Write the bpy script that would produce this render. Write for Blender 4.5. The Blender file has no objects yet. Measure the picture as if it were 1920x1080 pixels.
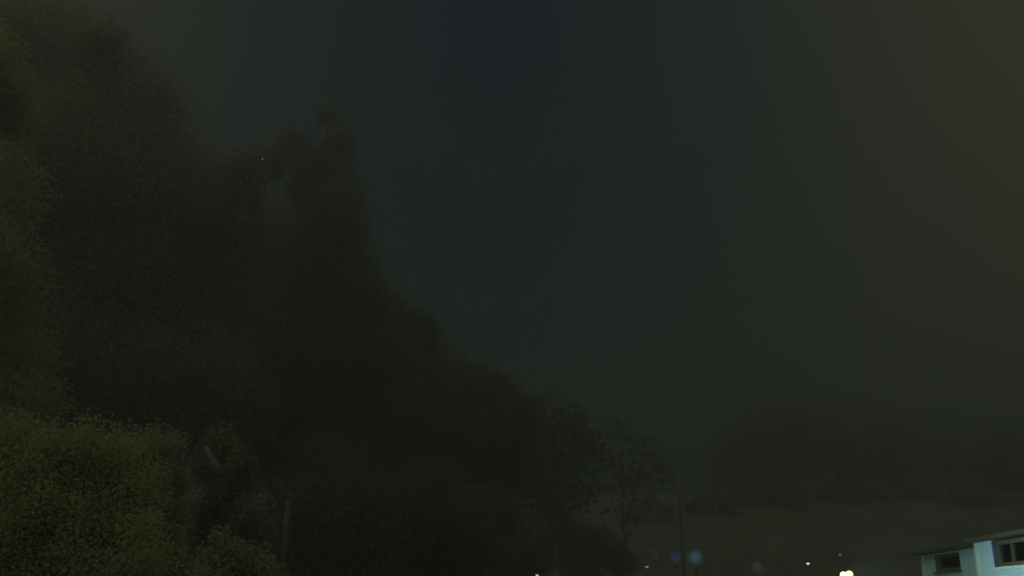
import bpy, math, random
import numpy as np
from mathutils import Vector

S = bpy.context.scene
COL = S.collection
R = math.radians
rng = np.random.default_rng(7)
random.seed(7)

# ------------------------------------------------------------------ camera
CAM_Z, PITCH, F = 2.5, R(18.0), 1800.0          # F in pixels of the 1920 px wide photograph
cam_d = bpy.data.cameras.new("camera")
cam_d.sensor_width = 36.0
cam_d.lens = 36.0 * F / 1920.0
cam_d.clip_start, cam_d.clip_end = 0.05, 3000.0
cam = bpy.data.objects.new("camera", cam_d)
cam.location = (0, 0, CAM_Z)
cam.rotation_euler = (R(90) + PITCH, 0, 0)
COL.objects.link(cam)
S.camera = cam

# ------------------------------------------------------------------ night sky, soft moonlit cloud light
SUN_EL, SUN_AZ = R(38), R(212)                   # azimuth clockwise from +Y: behind and to the left
wd = bpy.data.worlds.new("World"); S.world = wd; wd.use_nodes = True
nt = wd.node_tree; nt.nodes.clear()
def wn(t, **k):
    n = nt.nodes.new(t)
    for a, b in k.items(): setattr(n, a, b)
    return n
def wm(op, a, b=None, c=None):
    n = wn('ShaderNodeMath', operation=op)
    for i, v in enumerate((a, b, c)):
        if v is None: continue
        if isinstance(v, (int, float)): n.inputs[i].default_value = v
        else: nt.links.new(v, n.inputs[i])
    return n.outputs[0]
tc = wn('ShaderNodeTexCoord')
sp = wn('ShaderNodeSeparateXYZ'); nt.links.new(tc.outputs['Generated'], sp.inputs[0])
hx, hy, hz = sp.outputs
hl = wm('SQRT', wm('ADD', wm('MULTIPLY', hx, hx), wm('MULTIPLY', hy, hy)))
AZ0 = R(-1.5)                                      # darkest quarter of the sky, brightening away from it to imitate lens shading
dot = wm('DIVIDE', wm('ADD', wm('MULTIPLY', hx, math.sin(AZ0)), wm('MULTIPLY', hy, math.cos(AZ0))), wm('MAXIMUM', hl, 0.001))
aw = wm('SUBTRACT', 1.0, dot)
aw = wm('DIVIDE', aw, wm('ADD', 1.0, wm('MULTIPLY', aw, 3.0)))
el = wm('POWER', wm('MAXIMUM', hz, 0.0), 3.0)
noise = wn('ShaderNodeTexNoise'); noise.inputs['Scale'].default_value = 5.0; noise.inputs['Detail'].default_value = 5.0
mp = wn('ShaderNodeMapping'); mp.inputs['Scale'].default_value = (1, 1, 2.4)
nt.links.new(tc.outputs['Generated'], mp.inputs[0]); nt.links.new(mp.outputs[0], noise.inputs[0])
cl = wm('ADD', 0.93, wm('MULTIPLY', noise.outputs['Fac'], 0.14))
def chan(base, ga, ge):
    v = wm('ADD', wm('ADD', base, wm('MULTIPLY', aw, ga)), wm('MULTIPLY', el, ge))
    return wm('MULTIPLY', v, cl)
cb = wn('ShaderNodeCombineXYZ')
for i, args in enumerate(((0.0004, 0.34, 0.014), (0.0016, 0.345, 0.014), (0.0150, 0.05, 0.016))):
    nt.links.new(chan(*args), cb.inputs[i])
bg = wn('ShaderNodeBackground'); nt.links.new(cb.outputs[0], bg.inputs[0]); bg.inputs[1].default_value = 1.0
sky = wn('ShaderNodeTexSky'); sky.sky_type = 'NISHITA'; sky.sun_disc = False
sky.sun_elevation = SUN_EL; sky.sun_rotation = SUN_AZ
bg2 = wn('ShaderNodeBackground'); nt.links.new(sky.outputs[0], bg2.inputs[0]); bg2.inputs[1].default_value = 0.0004
ad = wn('ShaderNodeAddShader'); nt.links.new(bg.outputs[0], ad.inputs[0]); nt.links.new(bg2.outputs[0], ad.inputs[1])
wo = wn('ShaderNodeOutputWorld'); nt.links.new(ad.outputs[0], wo.inputs[0])

sd = bpy.data.lights.new("moon_glow", 'SUN')
sd.energy = 2.8; sd.angle = R(160); sd.color = (1.0, 0.95, 0.74)
so = bpy.data.objects.new("moon_glow", sd); COL.objects.link(so)
sdir = Vector((math.sin(SUN_AZ) * math.cos(SUN_EL), math.cos(SUN_AZ) * math.cos(SUN_EL), math.sin(SUN_EL)))
so.rotation_euler = (-sdir).to_track_quat('-Z', 'Y').to_euler()

S.view_settings.view_transform = 'Standard'; S.view_settings.look = 'None'
S.view_settings.exposure = 0.0; S.view_settings.gamma = 1.0; S.view_settings.use_curve_mapping = False

# ------------------------------------------------------------------ helpers
def ray(px, py):
    u, v = (px - 960) / F, (540 - py) / F
    return Vector((u, math.cos(PITCH) - v * math.sin(PITCH), math.sin(PITCH) + v * math.cos(PITCH)))
def at(px, py, Y):
    d = ray(px, py); t = Y / d.y
    return Vector((d.x * t, Y, CAM_Z + d.z * t))
def tag(o, label=None, cat=None, group=None, kind=None):
    if label: o['label'] = label
    if cat: o['category'] = cat
    if group: o['group'] = group
    if kind: o['kind'] = kind
    return o
def empty(name, loc, rz=0.0):
    o = bpy.data.objects.new(name, None); o.location = loc; o.rotation_euler = (0, 0, rz)
    o.empty_display_size = 0.2
    COL.objects.link(o); return o

class MB:
    def __init__(s): s.v, s.f = [], []
    def box(s, a, b):
        (x0, y0, z0), (x1, y1, z1) = a, b; n = len(s.v)
        s.v += [(x0,y0,z0),(x1,y0,z0),(x1,y1,z0),(x0,y1,z0),(x0,y0,z1),(x1,y0,z1),(x1,y1,z1),(x0,y1,z1)]
        s.f += [(n+a_, n+b_, n+c_, n+d_) for a_, b_, c_, d_ in ((0,3,2,1),(4,5,6,7),(0,1,5,4),(1,2,6,5),(2,3,7,6),(3,0,4,7))]
        return s
    def tube(s, pts, rad, seg=10):
        pts = [Vector(p) for p in pts]; rings = []
        for i, p in enumerate(pts):
            t = (pts[min(i+1, len(pts)-1)] - pts[max(i-1, 0)]).normalized()
            a = t.cross(Vector((0.31, 0.95, 0.02))); 
            if a.length < 1e-3: a = t.cross(Vector((1, 0, 0)))
            a.normalize(); b = t.cross(a); n = len(s.v); r = rad[i] if hasattr(rad, '__len__') else rad
            for k in range(seg):
                w = 2*math.pi*k/seg; s.v.append(tuple(p + a*math.cos(w)*r + b*math.sin(w)*r))
            rings.append(n)
        for i in range(len(rings)-1):
            for k in range(seg):
                k2 = (k+1) % seg
                s.f.append((rings[i]+k, rings[i]+k2, rings[i+1]+k2, rings[i+1]+k))
        s.f.append(tuple(rings[0]+k for k in reversed(range(seg)))); s.f.append(tuple(rings[-1]+k for k in range(seg)))
        return s
    def lathe(s, prof, c=(0,0,0), seg=20):
        n0 = len(s.v)
        for r, z in prof:
            for k in range(seg):
                w = 2*math.pi*k/seg; s.v.append((c[0]+r*math.cos(w), c[1]+r*math.sin(w), c[2]+z))
        for i in range(len(prof)-1):
            for k in range(seg):
                k2 = (k+1) % seg
                s.f.append((n0+i*seg+k, n0+i*seg+k2, n0+(i+1)*seg+k2, n0+(i+1)*seg+k))
        s.f.append(tuple(n0+k for k in reversed(range(seg)))); m = n0+(len(prof)-1)*seg
        s.f.append(tuple(m+k for k in range(seg)))
        return s
    def ball(s, c, r, seg=20, rings=12):
        return s.lathe([(max(1e-4, r*math.sin(math.pi*i/rings)), -r*math.cos(math.pi*i/rings)) for i in range(rings+1)], c, seg)
    def build(s, name, mat, parent=None, smooth=False, bevel=0.0):
        me = bpy.data.meshes.new(name); me.from_pydata(s.v, [], s.f); me.update()
        if smooth: me.polygons.foreach_set('use_smooth', [True]*len(me.polygons))
        me.materials.append(mat)
        o = bpy.data.objects.new(name, me); COL.objects.link(o)
        if parent: o.parent = parent
        if bevel:
            m = o.modifiers.new('bevel', 'BEVEL'); m.width = bevel; m.segments = 2; m.limit_method = 'ANGLE'
        return o

def mat(name, col, rough=0.8, var=0.15, scale=6.0, bump=0.0, metal=0.0, spec=0.3, col2=None):
    m = bpy.data.materials.new(name); m.use_nodes = True; t = m.node_tree; n = t.nodes; p = n['Principled BSDF']
    p.inputs['Roughness'].default_value = rough; p.inputs['Metallic'].default_value = metal
    p.inputs['Specular IOR Level'].default_value = spec
    c = n.new('ShaderNodeTexCoord'); z = n.new('ShaderNodeTexNoise'); z.inputs['Scale'].default_value = scale
    z.inputs['Detail'].default_value = 6.0; t.links.new(c.outputs['Object'], z.inputs['Vector'])
    r = n.new('ShaderNodeValToRGB'); r.color_ramp.elements[0].position = 0.3; r.color_ramp.elements[1].position = 0.7
    c2 = col2 or [x*(1-var) for x in col]; c1 = col if col2 else [x*(1+var) for x in col]
    r.color_ramp.elements[0].color = (*c2, 1); r.color_ramp.elements[1].color = (*c1, 1)
    t.links.new(z.outputs['Fac'], r.inputs['Fac']); t.links.new(r.outputs['Color'], p.inputs['Base Color'])
    if bump:
        b = n.new('ShaderNodeBump'); b.inputs['Strength'].default_value = bump; b.inputs['Distance'].default_value = 0.02
        z2 = n.new('ShaderNodeTexNoise'); z2.inputs['Scale'].default_value = scale*8; t.links.new(c.outputs['Object'], z2.inputs['Vector'])
        t.links.new(z2.outputs['Fac'], b.inputs['Height']); t.links.new(b.outputs['Normal'], p.inputs['Normal'])
    return m
def emis(name, col, st):
    m = bpy.data.materials.new(name); m.use_nodes = True; t = m.node_tree; t.nodes.clear()
    e = t.nodes.new('ShaderNodeEmission'); e.inputs[0].default_value = (*col, 1); e.inputs[1].default_value = st
    o = t.nodes.new('ShaderNodeOutputMaterial'); t.links.new(e.outputs[0], o.inputs[0]); return m
def glow_globe(name, col, st, r):
    """luminous milky globe: light is given off through its depth, densest in the middle"""
    m = bpy.data.materials.new(name); m.use_nodes = True; t = m.node_tree; t.nodes.clear()
    c = t.nodes.new('ShaderNodeTexCoord'); l = t.nodes.new('ShaderNodeVectorMath'); l.operation = 'LENGTH'
    t.links.new(c.outputs['Object'], l.inputs[0])
    mr = t.nodes.new('ShaderNodeMapRange'); mr.interpolation_type = 'SMOOTHSTEP'
    mr.inputs[1].default_value = r; mr.inputs[2].default_value = r*0.25; mr.inputs[3].default_value = 0; mr.inputs[4].default_value = st/(2*r)
    t.links.new(l.outputs['Value'], mr.inputs[0])
    e = t.nodes.new('ShaderNodeEmission'); e.inputs[0].default_value = (*col, 1); t.links.new(mr.outputs[0], e.inputs[1])
    o = t.nodes.new('ShaderNodeOutputMaterial'); t.links.new(e.outputs[0], o.inputs['Volume']); return m

# ------------------------------------------------------------------ ground: flat yard, then a rising grassy slope
def gz(x, y):
    def ss(a, b, t):
        t = min(1, max(0, (t-a)/(b-a))); return t*t*(3-2*t)
    h = 12.2*ss(50, 96, y + 0.06*x) + 0.02*max(0, y-96)
    return h + 0.35*ss(40, 60, y)*math.sin(x*0.11+1.3)*math.cos(y*0.09)
def ground():
    ys = list(np.linspace(-60, 40, 21)) + list(np.linspace(42, 120, 60)) + list(np.geomspace(125, 400, 16))
    xs = list(-np.geomspace(400, 62, 12)) + list(np.linspace(-58, 90, 75)) + list(np.geomspace(95, 400, 12))
    v = [(x, y, gz(x, y)) for y in ys for x in xs]; w = len(xs)
    f = [(j*w+i, j*w+i+1, (j+1)*w+i+1, (j+1)*w+i) for j in range(len(ys)-1) for i in range(w-1)]
    me = bpy.data.meshes.new('ground'); me.from_pydata(v, [], f); me.update()
    me.polygons.foreach_set('use_smooth', [True]*len(me.polygons))
    me.materials.append(mat('grass_ground', (0.056, 0.064, 0.042), 0.95, 0.3, 0.35, 0.6))
    o = bpy.data.objects.new('ground', me); COL.objects.link(o); tag(o, 'dark grassy ground rising to a slope behind the lamps', kind='structure')
ground()
drive = MB().box((1.2, 2.0, 0.0), (5.6, 46.0, 0.03))
tag(drive.build('driveway', mat('asphalt', (0.05, 0.05, 0.052), 0.9, 0.2, 3.0, 0.5)), 'dark asphalt driveway beside the pale house', kind='structure')

# ------------------------------------------------------------------ haze volume, added to lift the darkest tones
hz_m = bpy.data.materials.new('tone_lift_haze'); hz_m.use_nodes = True; t = hz_m.node_tree; t.nodes.clear()
pv = t.nodes.new('ShaderNodeVolumePrincipled'); pv.inputs['Color'].default_value = (0.104, 0.134, 0.126, 1)
pv.inputs['Density'].default_value = 0.020; pv.inputs['Anisotropy'].default_value = 0.2
om = t.nodes.new('ShaderNodeOutputMaterial'); t.links.new(pv.outputs[0], om.inputs['Volume'])
tag(MB().box((-402, -62, -2.5), (402, 402, 25)).build('haze', hz_m), 'thin grey haze added to lift the dark tones over the yard and slope', kind='stuff')

# ------------------------------------------------------------------ trees
BARK = mat('bark', (0.060, 0.056, 0.045), 0.95, 0.35, 5.0, 0.8)
FOL = {
 'dark':  mat('foliage_dark',  (0.090, 0.104, 0.058), 0.8, 0.16, 0.5),
 'deep':  mat('foliage_deep',  (0.068, 0.080, 0.046), 0.8, 0.16, 0.5),
 'olive': mat('foliage_olive_glow', (0.175, 0.192, 0.088), 0.8, 0.16, 0.7),  # olive leaves lightened to hold the glow of the left edge
 'shrub': mat('foliage_shrub', (0.135, 0.162, 0.082), 0.8, 0.20, 0.9),
 'far':   mat('foliage_far',   (0.078, 0.084, 0.062), 0.8, 0.15, 0.4),
 'edge_glow': mat('foliage_edge_glow', (0.165, 0.175, 0.070), 0.8, 0.16, 0.5),  # left-edge brightening put into the leaf colour
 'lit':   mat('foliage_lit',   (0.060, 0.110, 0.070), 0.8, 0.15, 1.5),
}
for m_ in FOL.values():            # light also passes through the leaves
    m_.node_tree.nodes['Principled BSDF'].inputs['Specular IOR Level'].default_value = 0.0
    t = m_.node_tree; p_ = t.nodes['Principled BSDF']; o_ = t.nodes['Material Output']
    tl_ = t.nodes.new('ShaderNodeBsdfTranslucent'); mx_ = t.nodes.new('ShaderNodeMixShader'); mx_.inputs[0].default_value = .52
    src = p_.inputs['Base Color'].links[0].from_socket
    t.links.new(src, tl_.inputs[0]); t.links.new(p_.outputs[0], mx_.inputs[1]); t.links.new(tl_.outputs[0], mx_.inputs[2]); t.links.new(mx_.outputs[0], o_.inputs['Surface'])
def leaves(blobs, leaf, lai, clump, name, m, parent, origin, seed):
    g = np.random.default_rng(seed); P = []
    for (c, r) in blobs:
        n = int(lai*math.pi*r*r/(0.5*leaf*leaf)); nc = max(14, int(70*clump))
        d = g.normal(size=(nc, 3)); d /= np.linalg.norm(d, axis=1)[:, None]
        cc = d*(g.random(nc)**0.45)[:, None]*r*0.86
        k = g.integers(0, nc, n)
        q = cc[k] + g.normal(size=(n, 3))*r*0.19
        L = np.linalg.norm(q, axis=1); q = q[L < r*1.12]
        P.append(q*np.array([1, 1, 0.95]) + np.array(c))
    P = np.concatenate(P) - np.array(origin); n = len(P)
    a = g.normal(size=(n, 3)); a /= np.linalg.norm(a, axis=1)[:, None]
    b = g.normal(size=(n, 3)); b -= (b*a).sum(1)[:, None]*a; b /= np.linalg.norm(b, axis=1)[:, None]
    s = leaf*(0.6 + 0.8*g.random(n))[:, None]
    nrm = np.cross(a, b)
    V = np.empty((n, 4, 3))
    V[:, 0] = P - a*s*0.62; V[:, 1] = P + b*s*0.36 + nrm*s*0.12; V[:, 2] = P + a*s*0.62; V[:, 3] = P - b*s*0.36 + nrm*s*0.12
    me = bpy.data.meshes.new(name); me.vertices.add(n*4); me.vertices.foreach_set('co', V.reshape(-1))
    me.loops.add(n*4); me.loops.foreach_set('vertex_index', np.arange(n*4, dtype=np.int32))
    me.polygons.add(n); me.polygons.foreach_set('loop_start', np.arange(0, n*4, 4, dtype=np.int32))
    me.polygons.foreach_set('loop_total', np.full(n, 4, dtype=np.int32)); me.update(calc_edges=True)
    me.materials.append(m); o = bpy.data.objects.new(name, me); COL.objects.link(o); o.parent = parent
    return o
def plant(name, label, cat, blobs_px, Y, leaf, m, lai=3.2, clump=1.0, group=None, base=None, trunk_r=0.22, depth=0.5, stem='trunk', crown='crown', seed=0, limbs=7):
    """blobs_px: (px, py, r_px) of the photograph, taken once to metres at distance Y; each lobe gets its own depth."""
    g = random.Random(seed); B = []
    for i, (px, py, rp) in enumerate(blobs_px):
        y = Y + (g.random()-0.5)*2*depth*rp*Y/F*1.2
        B.append((tuple(at(px, py, y)), rp*y/F))
    if base is None:
        xs = sum(b[0][0]*b[1] for b in B)/sum(b[1] for b in B); base = (xs, Y)
    bz = gz(*base); o = empty(name, (base[0], base[1], bz)); tag(o, label, cat, group)
    leaves(B, leaf, lai, clump, crown, FOL[m], o, (base[0], base[1], bz), seed+100)
    t = MB(); top = max(B, key=lambda b: b[0][2]); tx, ty, tz = top[0][0]-base[0], top[0][1]-base[1], top[0][2]-bz
    pts = [(0, 0, -0.3)]; N = 9
    for i in range(1, N+1):
        k = i/N; pts.append((tx*k**1.8 + g.uniform(-.12, .12)*trunk_r*3, ty*k**1.8 + g.uniform(-.12, .12)*trunk_r*3, tz*k))
    t.tube(pts, [trunk_r*(1.25 if i == 0 else 1-0.88*i/N) for i in range(N+1)], 10)
    tr = t.build(stem, BARK, o, True)
    cand = sorted(B, key=lambda b: -b[1])[:limbs]
    for (c, r) in cand:
        e = Vector((c[0]-base[0], c[1]-base[1], c[2]-bz)); k = min(0.85, max(0.25, e.z/tz*0.62)); i = k*N; i0 = int(i)
        s = Vector(pts[i0]).lerp(Vector(pts[min(N, i0+1)]), i-i0); mid = s.lerp(e, 0.5) + Vector((0, 0, -0.08*(e-s).length))
        if (e-s).length < 0.3: continue
        MB().tube([s, s.lerp(mid, .6), mid, mid.lerp(e, .5), e], [trunk_r*.42, trunk_r*.34, trunk_r*.26, trunk_r*.17, trunk_r*.06], 7).build('limb', BARK, tr, True)
    return o

# the tall dark pair on the left
plant('broad_tree', 'tall broad dark tree filling the left side, highest crown in the photo', 'tree',
      [(195,95,82),(60,70,150),(235,225,172),(60,330,220),(300,360,190),(180,520,230),(400,430,150),(390,600,170),(100,720,220),(330,740,170),(455,330,62),(-90,520,240),(-80,250,200),(-60,860,220),(420,740,120)],
      27, 0.085, 'dark', trunk_r=0.5, depth=0.6, seed=1, limbs=12)
plant('edge_glow_tree', 'yellowish leafy tree added to carry the left-edge glow in its leaf colour, in front of the broad tree', 'tree',
      [(10,200,90),(-30,360,130),(-20,520,130),(0,660,120),(-60,120,120),(40,760,90),(-60,820,160)], 19, 0.065, 'edge_glow', trunk_r=0.2, seed=9, limbs=5)  # added tree, its leaf colour stands in for the left-edge glow
plant('spreading_tree', 'second tallest dark tree with a narrow top, right of the broad tree', 'tree',
      [(618,212,36),(545,268,46),(640,265,44),(510,300,50),(600,330,84),(655,360,44),(560,450,145),(625,420,84),(580,600,165),(480,600,150),(640,520,98),(690,560,66),(560,760,170),(690,690,110),(470,820,140)],
      33, 0.10, 'deep', trunk_r=0.42, depth=0.5, seed=2, limbs=12)
# lower crowns stepping down to the right
plant('round_tree', 'dark round tree stepping down right of the two tall trees', 'tree',
      [(758,612,60),(790,628,52),(735,600,60),(790,700,90),(700,700,95),(720,820,125),(820,800,90)], 38, 0.12, 'deep', group='trees stepping down from the tall pair', trunk_r=0.3, seed=3)
plant('round_tree', 'dark low tree whose crown top sits just above the middle of the slope of crowns', 'tree',
      [(880,722,64),(932,735,52),(840,760,75),(905,800,95),(965,790,66),(860,880,100),(960,880,90)], 41, 0.12, 'deep', group='trees stepping down from the tall pair', trunk_r=0.28, seed=4)
plant('round_tree', 'loose dark tree, lower, between the low tree and the sparse tree', 'tree',
      [(1020,775,46),(1068,790,46),(1000,830,60),(1060,860,66),(1030,920,70),(1105,830,36)], 44, 0.16, 'deep', lai=1.7, group='trees stepping down from the tall pair', trunk_r=0.13, seed=5)
plant('sparse_tree', 'sparse thin-leaved tree, last crown before the gap above the pale pole', 'tree',
      [(1160,810,34),(1205,850,42),(1130,870,44),(1240,885,30),(1185,905,48),(1110,930,46)], 46, 0.15, 'deep', lai=0.8, clump=.6, trunk_r=0.09, seed=6)
# understorey at the foot of those trees
for i, (bl, Y, lab) in enumerate([
   ([(620,930,120),(560,1010,120),(690,1000,120),(640,1090,130)], 24, 'dark bush under the trees, right of the slim pole'),
   ([(790,960,110),(860,1010,100),(770,1060,120),(880,1090,110)], 26, 'dark bush in the middle of the row under the trees'),
   ([(950,990,70),(975,1050,60),(930,1085,90),(905,960,60)], 30, 'dark bush at the right end of the row, left of the small white lamp'),
   ([(1040,990,50),(1085,1010,44),(1020,1040,50),(1130,1030,46),(1080,1060,50),(1160,1065,40)], 50, 'loose bush above the lit green bush and the small white lamp')]):
    plant('bush', lab, 'bush', bl, Y, 0.08, 'deep', lai=2.6, group='dark bushes under the trees', trunk_r=0.09, seed=20+i, stem='stem', limbs=3)
# crowns at the top of the slope, right half
far = [
 ([(1400,795,46),(1368,835,46),(1425,830,52),(1390,880,50),(1345,880,36)], 88, 1.7, 'leftmost crown on the far slope, pointed and ragged against the sky'),
 ([(1465,785,48),(1505,800,50),(1450,840,46),(1500,860,56),(1470,900,40)], 86, 1.9, 'tallest middle crown on the far slope above the grey lamp'),
 ([(1560,800,46),(1590,835,46),(1545,850,50),(1600,885,42)], 90, 1.6, 'ragged crown on the far slope above the small star-shaped lamp'),
 ([(1650,805,44),(1690,825,50),(1635,850,46),(1680,880,48)], 92, 1.5, 'loose crown on the far slope above the twin floodlight'),
 ([(1765,840,42),(1800,860,50),(1740,880,42)], 94, 1.4, 'low crown on the far slope above the dim side wall of the house'),
 ([(1880,835,44),(1850,870,44),(1915,870,50),(1890,925,50)], 90, 1.6, 'rightmost crown on the far slope, above the house roof')]
for i, (bl, Y, lai, lab) in enumerate(far):
    plant('slope_tree', lab, 'tree', bl, Y, 0.26, 'far', lai=lai, clump=.8, group='trees along the top of the far slope', trunk_r=0.28, seed=30+i, limbs=5)

for i, (bl, Y, lab) in enumerate([
   ([(1215,945,24),(1180,960,26),(1245,958,20)], 78, 'slope bush left of the tall pale pole'),
   ([(1330,935,28),(1365,945,30),(1300,950,22)], 80, 'slope bush between the tall pale pole and the leftmost slope crown'),
   ([(1450,930,34),(1490,945,30),(1415,945,26)], 82, 'slope bush under the tallest middle slope crown'),
   ([(1560,925,32),(1605,940,34),(1640,935,26)], 84, 'slope bush under the ragged crown above the star-shaped lamp'),
   ([(1700,925,28),(1740,940,32),(1665,945,22)], 84, 'slope bush under the gap right of the loose crown'),
   ([(1805,935,34),(1850,945,30),(1900,950,34)], 82, 'slope bush just above the house roof')]):
    plant('bush', lab, 'bush', bl, Y, 0.20, 'far', lai=1.8, group='bushes along the far slope', trunk_r=0.07, seed=60+i, stem='stem', limbs=2)

# near shrubs, lower left
plant('tall_shrub', 'leafy shrub with left-edge glow put into its pale olive colour, tallest and nearest in the lower left corner', 'shrub',
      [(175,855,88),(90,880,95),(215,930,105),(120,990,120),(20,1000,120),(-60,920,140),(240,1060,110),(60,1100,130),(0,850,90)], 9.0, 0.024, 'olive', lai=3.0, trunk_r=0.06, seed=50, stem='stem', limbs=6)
plant('tall_shrub', 'olive green shrub with a stepped right side, left of the short dead branch', 'shrub',
      [(290,850,62),(322,905,44),(260,905,80),(310,985,56),(285,1050,80),(335,1075,40)], 9.8, 0.026, 'shrub', lai=2.8, trunk_r=0.06, seed=51, stem='stem', limbs=5)
plant('small_shrub', 'small dark green shrub holding a short dead branch', 'shrub',
      [(415,835,44),(450,870,38),(385,880,36),(430,920,46),(400,960,44),(365,975,40),(400,1020,60),(465,980,48),(450,1040,60)], 13, 0.04, 'dark', lai=2.6, trunk_r=0.05, seed=52, stem='stem', limbs=4)
plant('low_shrub', 'low leafy shrub at the bottom edge left of the slim pole', 'shrub',
      [(415,1030,42),(455,1050,44),(400,1090,60),(490,1065,34),(505,1100,50)], 8.5, 0.03, 'shrub', lai=1.9, trunk_r=0.04, seed=53, stem='stem', limbs=4)
plant('lit_bush', 'small green bush lit by the small white lamp at the bottom edge', 'bush',
      [(1050,1090,21),(1030,1100,20),(1068,1092,18),(1045,1110,22)], 40, 0.10, 'lit', lai=2.5, trunk_r=0.04, seed=54, stem='stem', limbs=2)

# dead branch caught on the front of the small shrub
GREY = mat('dead_wood', (0.048, 0.056, 0.07), 0.9, 0.25, 9.0, 0.5)
a, b = at(386, 838, 12.5), at(413, 893, 12.5)
br = empty('dead_branch', b); tag(br, 'short pale dead branch caught slantwise in the small dark shrub', 'branch')
d = a - b
br_m = MB().tube([(0,0,0), d*.3+Vector((.01,0,0)), d*.7+Vector((-.012,0,0)), d], [.045,.05,.042,.03], 9).build('stick', GREY, br, True)
MB().tube([d*.6, d*.6+Vector((.08,.02,.10)), d*.6+Vector((.10,.05,.22))], [.018,.012,.005], 6).build('twig', GREY, br_m, True)

# ------------------------------------------------------------------ poles
POLEM = mat('old_wood', (0.075, 0.08, 0.075), 0.95, 0.3, 6.0, 0.5)
def pole(px, py, Y, r, label, m=POLEM):
    p = at(px, py, Y); z0 = gz(p.x, p.y); o = empty('wooden_pole', (p.x, p.y, z0)); tag(o, label, 'pole')
    h = p.z - z0
    MB().tube([(0,0,-.4),(0.01,0,h*.4),(-.01,0,h*.8),(0,0,h)], [r*1.15, r*1.05, r*.92, r*.88], 14).build('shaft', m, o, True)
    MB().lathe([(r*1.05, 0), (r*1.05, .03), (r*.5, .07), (.005, .09)], (0,0,h+.002), 14).build('cap', m, o, True)
    return o
pole(541, 935, 15, .045, 'slim grey pole between the low shrub and the dark bush, lower left', m=mat('weathered_dark_wood', (0.03, 0.034, 0.034), 0.95, 0.3, 6.0, 0.5))
pole(1272, 884, 47, .085, 'tall pale pole rising behind the blue globe lamps')

# ------------------------------------------------------------------ house
HR = math.atan2(-0.113, 0.994)
C0 = at(1828, 1018, 14.0); EZ = C0.z
hs = empty('house', (C0.x, C0.y, 0), HR); tag(hs, 'pale blue-green house with a flat eave and dark windows, bottom right corner', 'house')
ca, sa = math.cos(HR), math.sin(HR)
def hit(px, py, xl=0.0):
    """where the line of sight meets the wall plane x=xl of the house: (local y, z)"""
    d = ray(px, py); o = Vector((-C0.x, -C0.y, 0))
    ol = (o.x*ca + o.y*sa, -o.x*sa + o.y*ca); dl = (d.x*ca + d.y*sa, -d.x*sa + d.y*ca)
    t = (xl - ol[0])/dl[0]; return ol[1] + dl[1]*t, CAM_Z + d.z*t
WALL = mat('wall_paint', (0.44, 0.71, 0.76), 0.75, 0.07, 1.2, 0.35, col2=(0.34, 0.58, 0.60))
TRIM = mat('trim_paint', (0.50, 0.72, 0.64), 0.6, 0.08, 4.0)
DARK = mat('dark_trim', (0.05, 0.062, 0.035), 0.6, 0.15, 5.0)
FRAME = mat('window_frame', (0.085, 0.10, 0.07), 0.6, 0.1, 6.0)
NAVY = mat('navy_frame', (0.06, 0.11, 0.19), 0.5, 0.1, 6.0)
ROOF = mat('roof_felt', (0.05, 0.055, 0.045), 0.9, 0.25, 2.0, 0.5)
GLASS = bpy.data.materials.new('window_glass'); GLASS.use_nodes = True; t = GLASS.node_tree; t.nodes.clear()
g1 = t.nodes.new('ShaderNodeBsdfTransparent'); g1.inputs[0].default_value = (.78, .86, .80, 1)
g2 = t.nodes.new('ShaderNodeBsdfGlossy'); g2.inputs['Roughness'].default_value = .04
mx = t.nodes.new('ShaderNodeMixShader'); fr_ = t.nodes.new('ShaderNodeFresnel'); fr_.inputs[0].default_value = 1.5
om = t.nodes.new('ShaderNodeOutputMaterial'); t.links.new(fr_.outputs[0], mx.inputs[0]); t.links.new(g1.outputs[0], mx.inputs[1]); t.links.new(g2.outputs[0], mx.inputs[2]); t.links.new(mx.outputs[0], om.inputs[0])
BLIND = mat('blind_cloth', (0.10, 0.12, 0.09), 0.9, 0.25, 2.0)
CURT = mat('curtain_cloth', (0.30, 0.42, 0.42), 0.9, 0.2, 3.0)
W1y1, _ = hit(1861, 1036); _, W1z0 = hit(1868, 1063.5); W1y0 = W1y1 - 1.5; W1z1 = EZ - 0.012
FX = 0.42; REC = .05
W2y1, _ = hit(1752, 1045, FX); W2y0, _ = hit(1799, 1045, FX); _, W2z0 = hit(1780, 1070, FX)
FAR_Y = hit(1729, 1050, FX)[0]
W2z1 = EZ - 0.03
def wallbox(name, x0, x1, y0, y1, wy0, wy1, wz0, wz1):
    m = MB()
    m.box((x0, y0, 0.25), (x1, wy0, EZ)); m.box((x0, wy1, 0.25), (x1, y1, EZ))
    m.box((x0, wy0, 0.25), (x1, wy1, wz0)); 
    if EZ-wz1 > .02: m.box((x0, wy0, wz1), (x1, wy1, EZ))
    return m.build(name, WALL, hs)
wallbox('wall', 0, .22, -8.0, 0, W1y0, W1y1, W1z0, W1z1)
w2 = wallbox('wall', FX, FX+.22, 0.002, FAR_Y, W2y0, W2y1, W2z0, W2z1)
MB().box((.22, -.22, .25), (FX+.22, 0, EZ)).build('return_wall', WALL, hs)
MB().box((.22, -8.0, .25), (7.0, -7.78, EZ)).build('end_wall', WALL, hs)
MB().box((FX+.22, FAR_Y-.22, .25), (7.0, FAR_Y, EZ)).build('end_wall', WALL, hs)
MB().box((6.78, -7.78, .25), (7.0, FAR_Y-.22, EZ)).build('back_wall', WALL, hs)
CONC = mat('concrete', (0.3, 0.3, 0.28), 0.9, 0.15, 4.0, 0.4)
MB().box((-.03, -8.03, -.2), (7.03, 0.03, .248)).box((FX-.03, 0.035, -.2), (7.03, FAR_Y+.03, .248)).build('foundation', CONC, hs)
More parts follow.
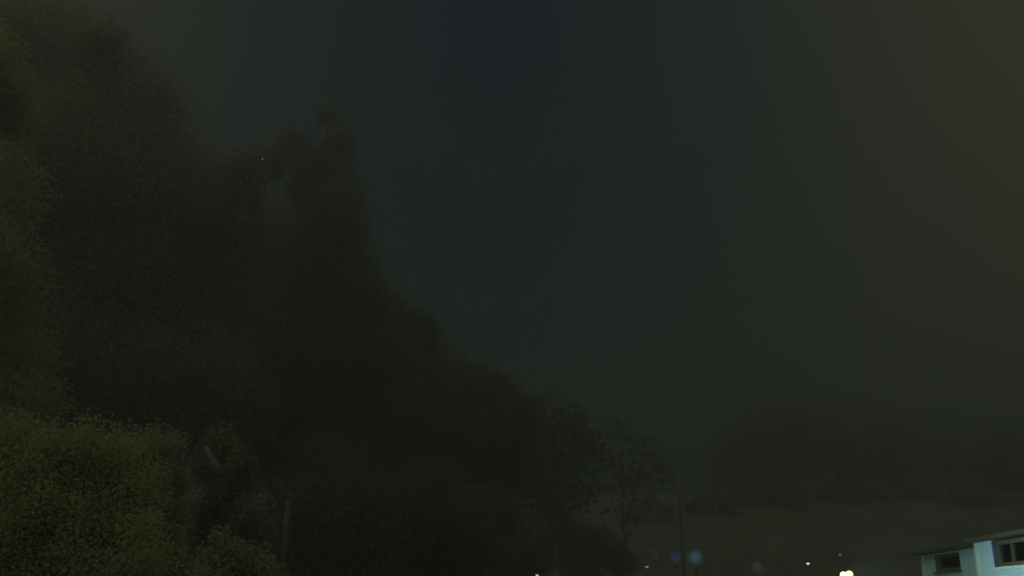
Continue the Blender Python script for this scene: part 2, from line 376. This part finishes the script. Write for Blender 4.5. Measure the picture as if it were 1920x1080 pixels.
MB().box((-.022, -.11, .25), (-.001, .012, EZ-.004)).build('corner_board', TRIM, hs, bevel=.004)
MB().box((FX-.02, FAR_Y-.10, .25), (FX-.001, FAR_Y+.012, EZ-.004)).build('corner_board', TRIM, hs, bevel=.004)
def window(y0, y1, z0, z1, x, n, frame_m, jamb_m, curtain=None):
    fr = MB(); t = .055; xi, xo = x+REC, x+REC+.06
    fr.box((xi, y0, z0), (xo, y0+t, z1)); fr.box((xi, y1-t, z0), (xo, y1, z1))
    fr.box((xi, y0+t, z0), (xo, y1-t, z0+t)); fr.box((xi, y0+t, z1-t), (xo, y1-t, z1))
    f = fr.build('window', frame_m, hs, bevel=.004); w = (y1-y0-2*t)/n
    for k in range(n):
        a_, b_ = y0+t+k*w, y0+t+(k+1)*w
        if k: MB().box((xi+.006, a_-.018, z0+t), (xo-.006, a_+.018, z1-t)).build('mullion', frame_m, f)
        MB().box((xi+.025, a_+(.019 if k else .001), z0+t+.001), (xi+.033, b_-(.019 if k < n-1 else .001), z1-t-.001)).build('pane', GLASS, f)
    MB().box((x-.035, y0-.04, z0-.035), (x+REC-.002, y1+.04, z0-.002)).build('sill', TRIM if curtain else FRAME, f, bevel=.004)
    MB().box((x+.001, y1-.035, z0), (x+REC-.001, y1-.001, z1)).build('jamb', jamb_m, f)
    MB().box((x+REC+.09, y0+.002, z0), (x+REC+.10, y1-.002, z1)).build('blind', BLIND, f)
    if curtain: MB().box((x+REC+.07, y0+curtain[0], z0), (x+REC+.085, y0+curtain[1], z1)).build('curtain', CURT, f)
    return f
window(W1y0, W1y1, W1z0, W1z1, 0.0, 3, FRAME, NAVY, (.55, .85))
window(W2y0, W2y1, W2z0, W2z1, FX, 1, FRAME, FRAME)
# roof: low slope, dark fascia and gutter
OV = .10
MB().box((-OV, -8.15, EZ+.002), (7.1, 0.06, EZ+.045)).build('soffit', DARK, hs)
MB().box((FX-OV, 0.062, EZ+.002), (7.1, FAR_Y+.12, EZ+.045)).build('soffit', DARK, hs)
rf = MB(); n0 = len(rf.v)
rf.v += [(-OV, -8.15, EZ+.047), (7.1, -8.15, EZ+.047), (7.1, FAR_Y+.12, EZ+.047), (-OV, FAR_Y*0+.06, EZ+.047), (FX-OV, .06, EZ+.047), (FX-OV, FAR_Y+.12, EZ+.047),
         (3.5, -8.15, EZ+.24), (3.5, FAR_Y+.12, EZ+.24), (3.5, .06, EZ+.24)]
rf.f += [(0, 6, 8, 3), (3, 8, 4), (4, 8, 7, 5), (1, 2, 7, 8, 6), (0, 1, 6), (2, 5, 7), (0, 3, 4, 5, 2, 1)]
rf.build('roof', ROOF, hs)
MB().box((-OV-.03, -8.15, EZ+.0), (-OV-.002, 0.058, EZ+.055)).build('fascia', DARK, hs, bevel=.004)
MB().box((FX-OV-.03, 0.064, EZ+.0), (FX-OV-.002, FAR_Y+.12, EZ+.055)).build('fascia', DARK, hs, bevel=.004)

# ------------------------------------------------------------------ lamps
STEEL = mat('dark_metal', (0.05, 0.055, 0.055), 0.5, 0.1, 8.0, metal=0.3)
def point(name, loc, power, col, r, parent=None):
    l = bpy.data.lights.new(name, 'POINT'); l.energy = power; l.color = col; l.shadow_soft_size = r
    o = bpy.data.objects.new(name, l); o.location = loc; COL.objects.link(o)
    if parent: o.parent = parent
    return o
# twin floodlight
LY = 12.2
p1, p2 = at(1581.8, 1078.5, LY), at(1592.6, 1077.0, LY)
c = (p1+p2)/2; fl = empty('twin_floodlight', (c.x, c.y+.1, 0)); tag(fl, 'brilliant white twin-bulb floodlight on a short post, brightest light in the photo', 'floodlight')
HOT = emis('flood_bulb_light', (1.0, 0.97, 0.55), 1.9)
MB().tube([(0,0,-.2),(0,0,c.z-.16)], .03, 12).build('post', STEEL, fl, True)
MB().box((-.06,-.02,c.z-.159),(.06,.02,c.z-.13)).build('crossbar', STEEL, fl, bevel=.003)
for p in (p1, p2):
    q = p - Vector((c.x, c.y+.1, 0))
    bm = MB().ball((0,0,0), 6.4*LY/F, 24, 14).build('bulb', HOT, fl, True); bm.location = q
    MB().lathe([(.018, 0), (.022, .03), (.026, .06)], (q.x, q.y+.0, q.z-.131), 14).build('bulb_holder', STEEL, fl, True)
gl = at(1601, 1081.5, LY) - Vector((c.x, c.y+.1, 0))
MB().ball(tuple(gl), .012, 12, 8).build('glint_ball', emis('glint_glow', (.9, 1, .7), .5), fl, True)  # glint beside the bulbs, drawn as a small glowing ball
sl = bpy.data.lights.new('flood_beam', 'SPOT'); sl.energy = 225; sl.color = (0.84, 1.0, 1.0); sl.shadow_soft_size = .07
sl.spot_size = R(150); sl.spot_blend = .6
sb = bpy.data.objects.new('flood_beam', sl); COL.objects.link(sb); sb.location = (c.x+.03, c.y, c.z)
sb.rotation_euler = (Vector((6.45, 13.3, 1.9)) - sb.location).to_track_quat('-Z', 'Y').to_euler()

def post_lamp(name, label, cat, px, py, Y, r, m, style, group=None):
    p = at(px, py, Y); z0 = gz(p.x, p.y); o = empty(name, (p.x, p.y, z0)); tag(o, label, cat, group); h = p.z - z0
    if style == 'globe':
        MB().lathe([(.11, -.1), (.11, .05), (.045, .12), (.035, h*.5), (.03, h-r-.06)], (0,0,0), 14).build('post', STEEL, o, True)
        MB().lathe([(.03, 0), (.07, .02), (.05, .05)], (0,0,h-r-.059), 14).build('collar', STEEL, o, True)
        g = MB().ball((0,0,0), r, 28, 18).build('globe', m, o, True); g.location = (0,0,h)
    else:
        MB().lathe([(.12, -.1), (.12, .05), (.06, .15), (.04, h+.12)], (0,.55,0), 12).build('post', STEEL, o, True)
        MB().tube([(0,.55,h+.10), (0,.4,h+.20), (0,.15,h+.19), (0,.02,h+.13)], .022, 8).build('arm', STEEL, o, True)
        MB().lathe([(r*1.1, 0), (r*.95, .03), (r*.3, .10)], (0,0,h+r*.55), 14).build('lamp_head', STEEL, o, True)
        g = MB(); g.lathe([(r*.55, -r*.55), (r*.95, -r*.1), (r, r*.3), (r*.9, r*.52)], (0,0,0), 14)
        k = g.build('lens', m, o, True); k.location = (0,0,h)
    return o
white = emis('lamp_white', (0.85, 1.0, 0.92), 1.7)
post_lamp('street_lamp', 'small star-shaped white lamp left of the twin floodlight', 'street lamp', 1515, 1057, 45, .075, white, 'arm')
post_lamp('street_lamp', 'tiny faint lamp highest above the twin floodlight', 'street lamp', 1575, 1040, 52, .055, emis('lamp_dim', (.85,1,.85), .6), 'arm')
post_lamp('street_lamp', 'tiny dim lamp left of the blue globe lamps at the bottom', 'street lamp', 1213, 1063, 45, .07, emis('lamp_dim_blue', (.7,.95,.95), .5), 'arm')
wl = post_lamp('street_lamp', 'small white lamp at the bottom edge beside the lit green bush', 'street lamp', 1007, 1078.5, 40, .06, emis('lamp_white_green', (.8,1,.85), 2.0), 'arm')
q = at(1018, 1074, 39.2); point('bush_light', q, 30.0, (.85, 1, .92), .1)
post_lamp('globe_lamp', 'large blue glowing globe lamp, brightest of the hazy globes', 'lamp', 1304, 1045, 30, .30, glow_globe('blue_globe', (.03,.10,.17), 1.1, .30), 'globe')
post_lamp('globe_lamp', 'dimmer deep blue globe lamp left of the bright blue one', 'lamp', 1266, 1045, 33, .26, glow_globe('deep_blue_globe', (.001,.025,.09), 1.1, .26), 'globe')
post_lamp('globe_lamp', 'very faint grey globe lamp, leftmost of the hazy globes', 'lamp', 1228, 1038, 34, .20, glow_globe('faint_globe', (.022,.026,.026), .8, .20), 'globe')
post_lamp('globe_lamp', 'dull grey globe lamp alone between the blue globes and the star-shaped lamp', 'lamp', 1420, 1063, 35, .28, glow_globe('grey_globe', (.050,.052,.056), .8, .28), 'globe')

# star-like dot among the dark crowns; its bulb and hanger are invented
p = at(492, 298.5, 25.5)
tl = empty('tiny_light', p); tag(tl, 'tiny white point of light in the notch between the two tall trees', 'light')
MB().ball((0,0,0), .013, 12, 8).build('bulb', emis('dot_glow', (1,1,.95), .7), tl, True)
MB().tube([(0,0,.011), (0,.02,.05), (0,.4,.22)], .004, 6).build('made_up_wire', STEEL, tl)
